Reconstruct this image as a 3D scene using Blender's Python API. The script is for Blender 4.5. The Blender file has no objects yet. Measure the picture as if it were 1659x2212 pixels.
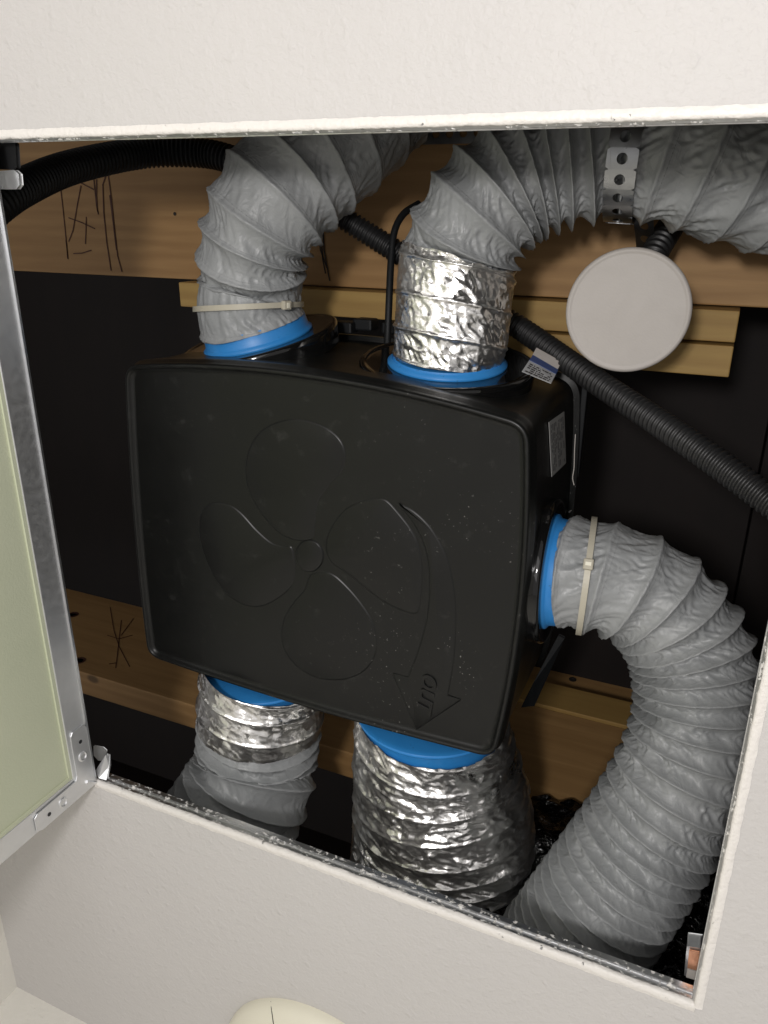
import bpy, bmesh, math, random
import numpy as np
from mathutils import Vector, Matrix

random.seed(7)
C = bpy.context.scene.collection
PI = math.pi

# ------------------------------------------------------------------ camera
# world: X along the hatch, Y from the hatch's far rail to its near rail, Z up into the ceiling void (ceiling face at z = 0)
RC = np.array([[0.91404311, -0.00758929, 0.40554605],
               [0.15398917, 0.93146434, -0.32963848],
               [-0.37524996, 0.36375347, 0.85256723]])
CAM = np.array([0.54769147, 0.04668573, -0.47887465])
FP, CX, CY = 1660.0, 829.5, 1106.0
cam = bpy.data.objects.new('camera', bpy.data.cameras.new('camera'))
C.objects.link(cam)
m = Matrix.Identity(4)
for i in range(3):
    m[i][0] = RC[0][i]; m[i][1] = -RC[1][i]; m[i][2] = -RC[2][i]; m[i][3] = CAM[i]
cam.matrix_world = m
cam.data.sensor_fit = 'VERTICAL'; cam.data.sensor_height = 36.0
cam.data.lens = FP / 2212 * 36
cam.data.clip_start = 0.01; cam.data.clip_end = 50
bpy.context.scene.camera = cam

# ------------------------------------------------------------------ world, lamps, exposure
w = bpy.data.worlds.new('World'); bpy.context.scene.world = w; w.use_nodes = True
bg = w.node_tree.nodes['Background']
bg.inputs[0].default_value = (1.0, 0.97, 0.955, 1); bg.inputs[1].default_value = 0.44

def area(name, loc, target, size, power, col):
    l = bpy.data.lights.new(name, 'AREA'); l.energy = power; l.size = size; l.color = col
    o = bpy.data.objects.new(name, l); C.objects.link(o); o.location = loc
    d = Vector(target) - Vector(loc)
    o.rotation_euler = d.to_track_quat('-Z', 'Y').to_euler()
    return o
area('room_lamp', (0.50, -0.12, -0.98), (0.35, 0.20, 0.1), 0.10, 6.0, (1.0, 0.965, 0.945))
area('room_fill', (0.55, -0.45, -1.5), (0.35, 0.3, 0.2), 1.1, 5.0, (1.0, 0.97, 0.96))
sc = bpy.context.scene
sc.view_settings.view_transform = 'Standard'; sc.view_settings.look = 'None'
sc.view_settings.exposure = 0.12; sc.view_settings.gamma = 1.0

# ------------------------------------------------------------------ helpers
def ray(x, y): return RC.T @ np.array([(x - CX) / FP, (y - CY) / FP, 1.0])
def at(x, y, z):                       # where the line of sight meets height z
    d = ray(x, y); return CAM + d * (z - CAM[2]) / d[2]
def atX(x, y, X):
    d = ray(x, y); return CAM + d * (X - CAM[0]) / d[0]
def atY(x, y, Y):
    d = ray(x, y); return CAM + d * (Y - CAM[1]) / d[1]
def pt(x, y, D): return CAM + ray(x, y) * D

ORG = {}
def tag(o, label=None, cat=None, group=None, kind=None):
    if label: o['label'] = label
    if cat: o['category'] = cat
    if group: o['group'] = group
    if kind: o['kind'] = kind
    return o
def thing(name, label, cat, loc, group=None):
    o = bpy.data.objects.new(name, None); C.objects.link(o)
    o.location = Vector(loc); ORG[o] = np.array(loc, float); o.empty_display_size = 0.02
    return tag(o, label, cat, group)
def mesh(name, V, F, mat, parent=None, smooth=True, attrs=None, angle=None):
    V = np.asarray(V, float)
    org = ORG[parent] if parent is not None else np.zeros(3)
    me = bpy.data.meshes.new(name)
    if isinstance(F, np.ndarray) and F.ndim == 2:
        n, k = F.shape
        me.vertices.add(len(V)); me.vertices.foreach_set('co', (V - org).ravel())
        me.loops.add(n * k); me.loops.foreach_set('vertex_index', F.ravel())
        me.polygons.add(n); me.polygons.foreach_set('loop_start', np.arange(0, n * k, k))
        me.update(calc_edges=True)
    else:
        me.from_pydata([tuple(v) for v in (V - org)], [], [tuple(int(i) for i in f) for f in F])
    me.polygons.foreach_set('use_smooth', [smooth] * len(me.polygons))
    if attrs:
        for k, a in attrs.items():
            at_ = me.attributes.new(k, 'FLOAT', 'POINT'); at_.data.foreach_set('value', np.asarray(a, float))
    me.validate(); me.update()
    if smooth and angle:
        try: me.set_sharp_from_angle(angle=math.radians(angle))
        except Exception: pass
    me.materials.append(mat)
    o = bpy.data.objects.new(name, me); C.objects.link(o)
    if parent is not None: o.parent = parent
    ORG[o] = org
    return o
class MB:                              # collects simple solids for ONE mesh
    def __init__(s): s.v = []; s.f = []
    def add(s, V, F):
        b = len(s.v); s.v += [tuple(v) for v in V]; s.f += [tuple(b + i for i in f) for f in F]; return s
    def box(s, c, sx, sy, sz, ax=None):
        ax = np.eye(3) if ax is None else np.asarray(ax)
        V = []
        for i in (-.5, .5):
            for j in (-.5, .5):
                for k in (-.5, .5): V.append(np.asarray(c) + ax[0] * i * sx + ax[1] * j * sy + ax[2] * k * sz)
        return s.add(V, [(0, 1, 3, 2), (4, 6, 7, 5), (0, 4, 5, 1), (2, 3, 7, 6), (0, 2, 6, 4), (1, 5, 7, 3)])
    def lathe(s, c, ax, prof, n=48, cap=True, u=None):   # prof: (radius, height along axis)
        ax = np.asarray(ax, float); ax /= np.linalg.norm(ax); U, W = frame(ax)
        V = []
        for r, h in prof:
            for k in range(n):
                a = 2 * PI * k / n; V.append(np.asarray(c) + ax * h + (U * math.cos(a) + W * math.sin(a)) * r)
        F = []
        for i in range(len(prof) - 1):
            for k in range(n): F.append((i * n + k, i * n + (k + 1) % n, (i + 1) * n + (k + 1) % n, (i + 1) * n + k))
        if cap:
            F.append(tuple(range(n - 1, -1, -1))); F.append(tuple((len(prof) - 1) * n + k for k in range(n)))
        return s.add(V, F)
    def build(s, name, mat, parent=None, smooth=False, angle=35):
        return mesh(name, s.v, s.f, mat, parent, smooth, angle=angle)
def frame(ax):
    a = np.array([0, 0, 1.0]) if abs(ax[2]) < 0.9 else np.array([1.0, 0, 0])
    U = np.cross(a, ax); U /= np.linalg.norm(U); return U, np.cross(ax, U)
def bevel(o, wd, seg=2):
    b = o.modifiers.new('bevel', 'BEVEL'); b.width = wd; b.segments = seg; b.limit_method = 'ANGLE'; return o

# vectorised gradient noise
_rs = np.random.RandomState(11)
_perm = np.concatenate([_rs.permutation(256)] * 3)
_g = _rs.normal(size=(256, 3)); _g /= np.linalg.norm(_g, axis=1)[:, None]
def noise(P):
    P = np.asarray(P, float); i = np.floor(P).astype(int); f = P - i; i &= 255
    u = f * f * f * (f * (f * 6 - 15) + 10)
    out = 0
    for a in (0, 1):
        for b in (0, 1):
            for c in (0, 1):
                h = _perm[_perm[_perm[(i[..., 0] + a) & 255] + ((i[..., 1] + b) & 255)] + ((i[..., 2] + c) & 255)]
                g = _g[h]; d = f - np.array([a, b, c])
                wt = (u[..., 0] if a else 1 - u[..., 0]) * (u[..., 1] if b else 1 - u[..., 1]) * (u[..., 2] if c else 1 - u[..., 2])
                out = out + wt * (g * d).sum(-1)
    return out
def ss(a, b, x):
    t = np.clip((x - a) / (b - a), 0, 1); return t * t * (3 - 2 * t)

# catmull-rom resampling of control rows
def spline(P, n=400):
    P = np.asarray(P, float); Q = np.vstack([2 * P[0] - P[1], P, 2 * P[-1] - P[-2]])
    out = []; k = len(P) - 1
    for i in range(k):
        t = np.linspace(0, 1, max(4, n // k), endpoint=(i == k - 1))[:, None]
        a, b, c, d = Q[i:i + 4]
        out.append(.5 * (2 * b + (c - a) * t + (2 * a - 5 * b + 4 * c - d) * t ** 2 + (3 * b - a - 3 * c + d) * t ** 3))
    return np.vstack(out)
def smooth_rows(A, k):
    for _ in range(k): A[1:-1] = .25 * A[:-2] + .5 * A[1:-1] + .25 * A[2:]
    return A
def transport(P):
    T = np.gradient(P, axis=0); T /= np.linalg.norm(T, axis=1)[:, None]
    U = np.zeros_like(P); a = np.array([0, 0, -1.0]); u = a - T[0] * (a @ T[0]); U[0] = u / np.linalg.norm(u)
    for i in range(1, len(P)):
        u = U[i - 1] - T[i] * (U[i - 1] @ T[i]); U[i] = u / np.linalg.norm(u)
    return T, U, np.cross(T, U)
def tube_faces(n, m, closed=True):
    i = np.arange(n - 1)[:, None]; j = np.arange(m)[None]
    j2 = (j + 1) % m
    return np.stack([i * m + j, i * m + j2, (i + 1) * m + j2, (i + 1) * m + j], -1).reshape(-1, 4)

D0 = lambda c: (RC @ (c - CAM))[2]
def duct_path(ctrl):                   # rows: px, py, distance, width in px, pitch  ->  world x, y, z, radius, pitch
    rows = [np.r_[pt(x, y, D), wpx * D / FP / 2, p] for x, y, D, wpx, p in ctrl]
    return rows
def duct(name, rows, s0, s1, mat, parent, seed=0, sag=.05, wr=1.0, foil=False, m=250, grow=0.0, rag=0.0, per=24, cut=0.0):
    """flexible hose: helical wire ridges with cloth (or foil) sagging and creasing between them; s0..s1 = span of the path"""
    A = smooth_rows(spline(rows, 600), 30)
    L = np.r_[0, np.cumsum(np.linalg.norm(np.diff(A[:, :3], axis=0), axis=1))]
    ph = np.r_[0, np.cumsum(np.diff(L) / (.5 * (A[1:, 4] + A[:-1, 4])))]
    # sample evenly in ridge phase
    a, b = np.interp([s0 * L[-1], s1 * L[-1]], L, ph)
    n = int((b - a) * per) + 2
    q = np.linspace(a, b, n)
    B = np.stack([np.interp(q, ph, A[:, k]) for k in range(5)], 1)
    P = B[:, :3].copy(); P = smooth_rows(P, 6)
    T, U, W = transport(P)
    dl = np.linalg.norm(np.gradient(P, axis=0), axis=1)
    K = np.gradient(T, axis=0) / dl[:, None]
    K = smooth_rows(K, 10)
    th = np.linspace(0, 2 * PI, m, endpoint=False)
    dirv = U[:, None] * np.cos(th)[None, :, None] + W[:, None] * np.sin(th)[None, :, None]
    R = B[:, 3][:, None] * np.ones(m)[None]
    kk = (K[:, None] * dirv).sum(-1) * R            # >0 on the inside of a bend
    PH = q[:, None] + th[None] / (2 * PI) + .035 * noise(np.stack([np.cos(th)[None] * 1.3 + 0 * q[:, None], np.sin(th)[None] * 1.3 + 0 * q[:, None], q[:, None] * .5 + seed + 0 * th[None]], -1))
    fr = PH - np.floor(PH); d = np.minimum(fr, 1 - fr)      # 0 at the wire
    pitch = B[:, 4][:, None]
    bell = np.sin(PI * fr) ** .9
    comp = np.clip(1 - pitch / .034, 0, 1)
    depth = R * (sag + (.03 if foil else .19) * comp + (.05 if foil else .14) * np.clip(kk, 0, .9) - .02 * np.clip(-kk, 0, 1))
    mod = 1 + .9 * noise(np.stack([np.cos(th)[None] * 1.6 + 0 * q[:, None], np.sin(th)[None] * 1.6 + 0 * q[:, None], q[:, None] * .9 + seed * 3 + 0 * th[None]], -1))
    r = R * (1 + grow) - depth * bell * mod
    bead = np.exp(-(d * pitch / .0012) ** 2) * .0016
    r = r + bead
    X = np.cos(th)[None] + 0 * q[:, None]; Y = np.sin(th)[None] + 0 * q[:, None]; S = (np.interp(q, ph, L) / .05)[:, None] + 0 * th[None]
    env = np.sin(PI * fr) ** .55
    tw = fr * .8                                         # creases lean from wire to wire
    th2 = th[None] + tw * .5
    X2 = np.cos(th2); Y2 = np.sin(th2)
    if not foil:
        n1 = noise(np.stack([X2 * 3.1, Y2 * 3.1, S * .9 + seed], -1))
        n2 = 1 - 2.2 * np.abs(noise(np.stack([X2 * 5.2 + 1.2 * n1, Y2 * 5.2, S * 1.5 + seed + 9], -1)))
        n3 = 1 - 2.2 * np.abs(noise(np.stack([X * 8.5 + n1, Y * 8.5 - n1, S * 5.5 + seed + 31], -1)))
        msk = ss(-.25, .3, noise(np.stack([X * 1.9, Y * 1.9, S * .8 + seed * 2], -1)))
        dis = .0022 * n1 + .0025 * (n2 - .6) * (.4 + .8 * msk) + .0012 * (n3 - .6) * (.35 + msk)
        dis = dis * (1 + .9 * np.clip(kk, 0, 1) - .3 * np.clip(-kk, 0, 1))
        r = r + wr * dis * env * np.minimum(1, pitch / .022)
    else:
        n1 = noise(np.stack([X2 * 3.7, Y2 * 3.7, S * 1.6 + seed], -1))
        n2 = np.abs(noise(np.stack([X2 * 7 + 1.5 * n1, Y2 * 7, S * 4.5 + seed + 5], -1)))
        n3 = np.abs(noise(np.stack([X * 14 + 2 * n1, Y * 14, S * 9 + seed + 15], -1)))
        r = r + wr * (.0008 * n1 - .0040 * (n2 - .2) - .0013 * (n3 - .2)) * (.25 + .75 * env)
    V = P[:, None] + dirv * r[..., None]
    if rag:                                              # torn free end
        e = np.zeros(n); k = 10; e[-k:] = np.linspace(0, 1, k)
        V = V + T[:, None] * (rag * e[:, None] * noise(np.stack([X * 3.2, Y * 3.2, 0 * X + seed], -1)))[..., None]
    if cut:                                              # open end cut at a slant
        e = np.clip(1 - np.arange(n) / 40.0, 0, 1)
        V = V + T[:, None] * (cut * e[:, None] * dirv[..., 0])[..., None]
    V = V.reshape(-1, 3)
    o = mesh(name, V, tube_faces(n, m), mat, parent, True,
             {'fr': fr.ravel(), 'ang': (th[None] + 0 * q[:, None]).ravel(), 'along': S.ravel()})
    return o
def path_end(rows, s):
    A = smooth_rows(spline(rows, 600), 30)
    L = np.r_[0, np.cumsum(np.linalg.norm(np.diff(A[:, :3], axis=0), axis=1))]
    p = np.array([np.interp(s * L[-1], L, A[:, k]) for k in range(5)])
    p2 = np.array([np.interp(s * L[-1] + .004, L, A[:, k]) for k in range(3)])
    t = p2 - p[:3]; return p[:3], t / np.linalg.norm(t), p[3]
def conduit(name, pts, mat, parent=None, pitch=.0052, amp=.09, m=40, per=10, sharp=.5):
    A = smooth_rows(spline([np.r_[p] for p in pts], 500), 12)
    L = np.r_[0, np.cumsum(np.linalg.norm(np.diff(A[:, :3], axis=0), axis=1))]
    n = int(L[-1] / pitch * per); q = np.linspace(0, L[-1], n)
    B = np.stack([np.interp(q, L, A[:, k]) for k in range(4)], 1)
    P = smooth_rows(B[:, :3].copy(), 4); T, U, W = transport(P)
    s = np.cos(2 * PI * q / pitch); s = np.sign(s) * np.abs(s) ** sharp
    r = B[:, 3] * (1 - amp + amp * s)
    th = np.linspace(0, 2 * PI, m, endpoint=False)
    V = P[:, None] + (U[:, None] * np.cos(th)[None, :, None] + W[:, None] * np.sin(th)[None, :, None]) * r[:, None, None]
    return mesh(name, V.reshape(-1, 3), tube_faces(n, m), mat, parent, True)
def tube(name, pts, r, mat, parent=None, m=12, n=80):
    P = smooth_rows(spline(pts, n), 3); T, U, W = transport(P); th = np.linspace(0, 2 * PI, m, endpoint=False)
    V = P[:, None] + (U[:, None] * np.cos(th)[None, :, None] + W[:, None] * np.sin(th)[None, :, None]) * r
    V = V.reshape(-1, 3); F = [tuple(f) for f in tube_faces(len(P), m)]
    F.append(tuple(range(m - 1, -1, -1))); F.append(tuple(range(len(V) - m, len(V))))
    return mesh(name, V, F, mat, parent, True, angle=50)

# ------------------------------------------------------------------ materials
def mat(name, col, rough=.5, metal=0.0, spec=.5):
    m_ = bpy.data.materials.new(name); m_.use_nodes = True; nt = m_.node_tree
    b = nt.nodes['Principled BSDF']; b.inputs['Base Color'].default_value = (*col, 1)
    b.inputs['Roughness'].default_value = rough; b.inputs['Metallic'].default_value = metal
    b.inputs['Specular IOR Level'].default_value = spec
    return m_, nt, b
def N(nt, t, **kw):
    n = nt.nodes.new(t)
    for k, v in kw.items():
        if k in n.inputs: n.inputs[k].default_value = v
        else: setattr(n, k, v)
    return n
def coords(nt, scale=(1, 1, 1), rot=(0, 0, 0)):
    tc = N(nt, 'ShaderNodeTexCoord'); mp = N(nt, 'ShaderNodeMapping'); mp.inputs['Scale'].default_value = scale
    mp.inputs['Rotation'].default_value = rot
    nt.links.new(tc.outputs['Object'], mp.inputs['Vector']); return mp.outputs['Vector']
def tex(nt, vec, scale, detail=3, rough=.5, dist=0.0, kind='ShaderNodeTexNoise'):
    n = nt.nodes.new(kind); n.inputs['Scale'].default_value = scale
    if kind == 'ShaderNodeTexNoise':
        n.inputs['Detail'].default_value = detail; n.inputs['Roughness'].default_value = rough; n.inputs['Distortion'].default_value = dist
    nt.links.new(vec, n.inputs['Vector']); return n
def ramp(nt, src, stops):
    r = nt.nodes.new('ShaderNodeValToRGB'); e = r.color_ramp.elements
    while len(e) < len(stops): e.new(.5)
    for k, (p, c) in enumerate(stops): e[k].position = p; e[k].color = (*c, 1) if len(c) == 3 else c
    nt.links.new(src, r.inputs['Fac']); return r.outputs['Color']
def math_(nt, op, a, b=None):
    n = nt.nodes.new('ShaderNodeMath'); n.operation = op
    for k, v in enumerate((a, b)):
        if v is None: continue
        if isinstance(v, (int, float)): n.inputs[k].default_value = v
        else: nt.links.new(v, n.inputs[k])
    return n.outputs[0]
def mixc(nt, f, a, b):
    n = nt.nodes.new('ShaderNodeMix'); n.data_type = 'RGBA'
    for k, v in ((0, f), (6, a), (7, b)):
        if isinstance(v, (int, float)): n.inputs[k].default_value = v
        elif isinstance(v, tuple): n.inputs[k].default_value = (*v, 1)
        else: nt.links.new(v, n.inputs[k])
    return n.outputs[2]
def bump(nt, b, h, dist, strength=1.0, prev=None):
    n = nt.nodes.new('ShaderNodeBump'); n.inputs['Distance'].default_value = dist; n.inputs['Strength'].default_value = strength
    nt.links.new(h, n.inputs['Height'])
    if prev is not None: nt.links.new(prev, n.inputs['Normal'])
    nt.links.new(n.outputs[0], b.inputs['Normal']); return n.outputs[0]
G = lambda v: (v, v, v)

def paint_mat(name, col, strength=.8):
    m_, nt, b = mat(name, col, .55)
    v = coords(nt)
    a = tex(nt, v, 270, 3, .55, .5); c = tex(nt, v, 95, 3, .5, .4); s = tex(nt, v, 6, 3)
    sp = tex(nt, v, 95, 1, .4)
    bl = ramp(nt, sp.outputs['Fac'], [(.66, G(0)), (.74, G(1))])
    h = math_(nt, 'ADD', math_(nt, 'MULTIPLY', a.outputs['Fac'], .9), math_(nt, 'MULTIPLY', c.outputs['Fac'], 1.3))
    h = math_(nt, 'ADD', h, math_(nt, 'MULTIPLY', bl, .35))
    bump(nt, b, h, .0013, strength)
    nt.links.new(mixc(nt, s.outputs['Fac'], tuple(x * .96 for x in col), tuple(min(1, x * 1.03) for x in col)), b.inputs['Base Color'])
    return m_
M_ceil = paint_mat('ceiling_paint', (.585, .568, .553), .55)
M_wall = paint_mat('wall_paint', (.84, .82, .76), .4)

def chipped():
    m_, nt, b = mat('chipped_paint', (.8, .78, .75), .45); v = coords(nt, (1, 1, 1))
    a = tex(nt, v, 140, 4, .6, .5); f = ramp(nt, a.outputs['Fac'], [(.285, G(0)), (.32, G(1))])
    nt.links.new(mixc(nt, f, (.30, .30, .30), (.80, .77, .73)), b.inputs['Base Color'])
    h = tex(nt, v, 260, 3); bump(nt, b, math_(nt, 'ADD', h.outputs['Fac'], f), .0012, .9)
    return m_
M_chip = chipped()
def alu(name, col=(.62, .63, .64), rough=.32, chips=.0):
    m_, nt, b = mat(name, col, rough, 1.0); v = coords(nt, (1, 1, 1))
    a = tex(nt, v, 150, 3, .5); nt.links.new(ramp(nt, a.outputs['Fac'], [(.3, G(rough - .03)), (.7, G(rough + .06))]), b.inputs['Roughness'])
    nt.links.new(mixc(nt, tex(nt, v, 60, 3).outputs['Fac'], tuple(x * .9 for x in col), tuple(min(1, x * 1.05) for x in col)), b.inputs['Base Color'])
    if chips:
        sp = tex(nt, v, 190, 4, .65, .4); f = ramp(nt, sp.outputs['Fac'], [(chips, G(0)), (chips + .03, G(1))])
        nt.links.new(mixc(nt, f, col, (.8, .78, .75)), b.inputs['Base Color'])
        inv = math_(nt, 'SUBTRACT', 1.0, f); nt.links.new(inv, b.inputs['Metallic'])
        bump(nt, b, f, .0006, .8)
    else: bump(nt, b, tex(nt, v, 30, 2).outputs['Fac'], .0005, .3)
    return m_
M_alu = alu('aluminium'); M_frame = alu('frame_aluminium', (.72, .725, .73), .34, .565)
M_strap = alu('galvanised_strap', (.40, .41, .42), .30)
M_steel = alu('zinc_steel', (.80, .81, .82), .46)

def green():
    m_, nt, b = mat('green_plasterboard', (.42, .47, .28), .75); v = coords(nt)
    a = tex(nt, v, 9, 4, .6); f = tex(nt, v, 420, 3, .7)
    c = mixc(nt, a.outputs['Fac'], (.52, .56, .40), (.60, .62, .47))
    nt.links.new(mixc(nt, ramp(nt, f.outputs['Fac'], [(.55, G(0)), (.75, G(.35))]), c, (.6, .6, .42)), b.inputs['Base Color'])
    bump(nt, b, f.outputs['Fac'], .0004, .5); return m_
M_green = green()

def fabric(name, c1, c2, rough):
    m_, nt, b = mat(name, c1, rough); v = coords(nt)
    big = tex(nt, v, 18, 3, .5); 
    fr = N(nt, 'ShaderNodeAttribute', attribute_name='fr'); an = N(nt, 'ShaderNodeAttribute', attribute_name='ang')
    # hem beside every wire, with small gather ticks
    hem = ramp(nt, fr.outputs['Fac'], [(0.0, G(1)), (.13, G(1)), (.15, G(0)), (.97, G(0)), (1.0, G(1))])
    tick = math_(nt, 'SINE', math_(nt, 'MULTIPLY', an.outputs['Fac'], 62.0))
    tick = math_(nt, 'MULTIPLY', math_(nt, 'GREATER_THAN', tick, .72), hem)
    col = mixc(nt, big.outputs['Fac'], c1, c2)
    col = mixc(nt, math_(nt, 'MULTIPLY', hem, .22), col, tuple(x * 1.18 for x in c2))
    sp = tex(nt, v, 90, 3, .6); dirt = ramp(nt, sp.outputs['Fac'], [(.70, G(0)), (.76, G(.5))])
    col = mixc(nt, dirt, col, (.09, .085, .08))
    nt.links.new(col, b.inputs['Base Color'])
    wv = tex(nt, v, 900, 2); n1 = tex(nt, v, 60, 3, .5, 1.0)
    ridge = math_(nt, 'ABSOLUTE', math_(nt, 'SUBTRACT', n1.outputs['Fac'], .5))
    n2 = tex(nt, v, 150, 3, .6, .8)
    h = math_(nt, 'ADD', math_(nt, 'MULTIPLY', ridge, -3.0), math_(nt, 'MULTIPLY', n2.outputs['Fac'], .35))
    h = math_(nt, 'ADD', h, math_(nt, 'MULTIPLY', wv.outputs['Fac'], .05))
    h = math_(nt, 'ADD', h, math_(nt, 'MULTIPLY', tick, .5)); h = math_(nt, 'ADD', h, math_(nt, 'MULTIPLY', hem, .3))
    bump(nt, b, h, .0011, .5)
    nt.links.new(ramp(nt, n2.outputs['Fac'], [(.3, G(rough - .1)), (.7, G(rough + .1))]), b.inputs['Roughness'])
    return m_
M_fab = fabric('grey_pvc_cloth', (.25, .262, .267), (.33, .338, .341), .45)
M_fab_lit = fabric('lit_grey_pvc_cloth', (.285, .285, .280), (.345, .342, .335), .40)  # same grey cloth, its lit look put into a lighter colour

def foil():
    m_, nt, b = mat('crinkled_foil', (.94, .93, .91), .2, 1.0); v = coords(nt)
    wp = tex(nt, v, 38, 2, .5)
    wv = nt.nodes.new('ShaderNodeVectorMath'); wv.operation = 'SCALE'; wv.inputs['Scale'].default_value = .02
    nt.links.new(wp.outputs['Color'], wv.inputs[0])
    ad = nt.nodes.new('ShaderNodeVectorMath'); ad.operation = 'ADD'; nt.links.new(v, ad.inputs[0]); nt.links.new(wv.outputs[0], ad.inputs[1])
    hs = None
    for sc_, am in ((48, .8), (120, .5)):
        vo = nt.nodes.new('ShaderNodeTexVoronoi'); vo.inputs['Scale'].default_value = sc_; vo.feature = 'F1'
        nt.links.new(ad.outputs[0], vo.inputs['Vector'])
        h = math_(nt, 'MULTIPLY', vo.outputs['Distance'], am); hs = h if hs is None else math_(nt, 'ADD', hs, h)
    rd = tex(nt, ad.outputs[0], 60, 3, .5, .6); rr = math_(nt, 'ABSOLUTE', math_(nt, 'SUBTRACT', rd.outputs['Fac'], .5))
    hs = math_(nt, 'ADD', hs, math_(nt, 'MULTIPLY', rr, 3.0))
    # small flat facets: each cell leans its own way
    geo = nt.nodes.new('ShaderNodeNewGeometry'); acc = geo.outputs['Normal']
    for sc_, am in ((58, .34), (135, .22)):
        vo = nt.nodes.new('ShaderNodeTexVoronoi'); vo.inputs['Scale'].default_value = sc_; nt.links.new(ad.outputs[0], vo.inputs['Vector'])
        s1 = nt.nodes.new('ShaderNodeVectorMath'); s1.operation = 'SUBTRACT'; s1.inputs[1].default_value = (.5, .5, .5); nt.links.new(vo.outputs['Color'], s1.inputs[0])
        s2 = nt.nodes.new('ShaderNodeVectorMath'); s2.operation = 'SCALE'; s2.inputs['Scale'].default_value = am; nt.links.new(s1.outputs[0], s2.inputs[0])
        s3 = nt.nodes.new('ShaderNodeVectorMath'); s3.operation = 'ADD'; nt.links.new(acc, s3.inputs[0]); nt.links.new(s2.outputs[0], s3.inputs[1]); acc = s3.outputs[0]
    nn = nt.nodes.new('ShaderNodeVectorMath'); nn.operation = 'NORMALIZE'; nt.links.new(acc, nn.inputs[0])
    bump(nt, b, hs, .0012, .35, nn.outputs[0])
    nt.links.new(ramp(nt, tex(nt, v, 30, 2).outputs['Fac'], [(.3, G(.26)), (.7, G(.40))]), b.inputs['Roughness'])
    return m_
M_foil = foil()

def wood(name, c1, c2, c3):
    m_, nt, b = mat(name, c1, .62); 
    v = coords(nt, (3.2, 42, 42)); v2 = coords(nt, (1.2, 9, 9))
    a = tex(nt, v, 1.6, 5, .6, .8); g = tex(nt, v2, 1.0, 3, .5, 1.2)
    w1 = nt.nodes.new('ShaderNodeTexWave'); w1.bands_direction = 'Y'; w1.inputs['Scale'].default_value = 1.5; w1.inputs['Distortion'].default_value = 5; w1.inputs['Detail'].default_value = 3
    nt.links.new(coords(nt, (1.5, 12, 12)), w1.inputs['Vector'])
    c = mixc(nt, ramp(nt, a.outputs['Fac'], [(.35, G(0)), (.65, G(1))]), c1, c2)
    c = mixc(nt, math_(nt, 'MULTIPLY', w1.outputs['Fac'], .4), c, c3)
    c = mixc(nt, ramp(nt, g.outputs['Fac'], [(.4, G(0)), (.7, G(.5))]), c, c3)
    kn = nt.nodes.new('ShaderNodeTexVoronoi'); kn.inputs['Scale'].default_value = 5.5; nt.links.new(coords(nt, (1, 1.6, 1.6)), kn.inputs['Vector'])
    c = mixc(nt, ramp(nt, kn.outputs['Distance'], [(.05, G(.8)), (.085, G(0))]), c, tuple(x * .3 for x in c3))
    nt.links.new(c, b.inputs['Base Color']); bump(nt, b, a.outputs['Fac'], .0008, .5)
    return m_
M_wood = wood('pine', (.36, .205, .080), (.44, .262, .105), (.27, .145, .050))
M_wood2 = wood('yellow_pine', (.40, .255, .080), (.47, .31, .10), (.31, .18, .055))

def black_plastic():
    m_, nt, b = mat('black_moulded_plastic', (.0065, .0068, .0064), .38, 0, .36); v = coords(nt)
    gr = tex(nt, v, 1500, 2, .6); lg = tex(nt, v, 14, 4, .6)
    d = tex(nt, v, 300, 2, .5); dm = ramp(nt, d.outputs['Fac'], [(.68, G(0)), (.725, G(1))])
    reg = ramp(nt, lg.outputs['Fac'], [(.48, G(0)), (.64, G(1))])
    sx = nt.nodes.new('ShaderNodeSeparateXYZ'); tcn = N(nt, 'ShaderNodeTexCoord'); nt.links.new(tcn.outputs['Object'], sx.inputs[0])
    side = ramp(nt, math_(nt, 'MULTIPLY', math_(nt, 'SUBTRACT', sx.outputs[0], -.02), 5.0), [(.2, G(.06)), (.8, G(1))])
    f = math_(nt, 'MULTIPLY', math_(nt, 'MULTIPLY', dm, reg), side)
    f = math_(nt, 'MULTIPLY', f, .6)
    sm = tex(nt, v, 55, 4, .7, .3); smm = ramp(nt, sm.outputs['Fac'], [(.60, G(0)), (.78, G(.035))])
    c = mixc(nt, smm, (.0065, .0068, .0064), (.5, .5, .48))
    nt.links.new(mixc(nt, f, c, (.48, .47, .45)), b.inputs['Base Color'])
    bump(nt, b, gr.outputs['Fac'], .00012, .35)
    nt.links.new(ramp(nt, lg.outputs['Fac'], [(.3, G(.30)), (.7, G(.42))]), b.inputs['Roughness'])
    return m_
M_case = black_plastic()
M_gloss, _, _b = mat('gloss_black_plastic', (.006, .006, .006), .06)
M_black, nt_, b_ = mat('black_conduit_plastic', (.014, .014, .0145), .45)
bump(nt_, b_, tex(nt_, coords(nt_), 300, 3).outputs['Fac'], .0003, .3)
M_hose, _, _b = mat('black_rubber', (.008, .009, .010), .55, 0, .3)
def blue():
    m_, nt, b = mat('blue_rubber', (.03, .24, .62), .42); v = coords(nt)
    a = tex(nt, v, 40, 4, .6); nt.links.new(mixc(nt, a.outputs['Fac'], (.022, .205, .56), (.04, .28, .68)), b.inputs['Base Color'])
    d_ = ramp(nt, tex(nt, v, 160, 4, .7).outputs['Fac'], [(.64, G(0)), (.72, G(.55))]); nt.links.new(mixc(nt, d_, mixc(nt, a.outputs['Fac'], (.022, .205, .56), (.04, .28, .68)), (.02, .06, .13)), b.inputs['Base Color'])
    bump(nt, b, a.outputs['Fac'], .0005, .3); return m_
M_blue = blue()
M_tie, nt_, b_ = mat('cream_nylon', (.46, .43, .345), .45)
M_disc, nt_, b_ = mat('grey_white_plastic', (.46, .425, .385), .5)
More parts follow.
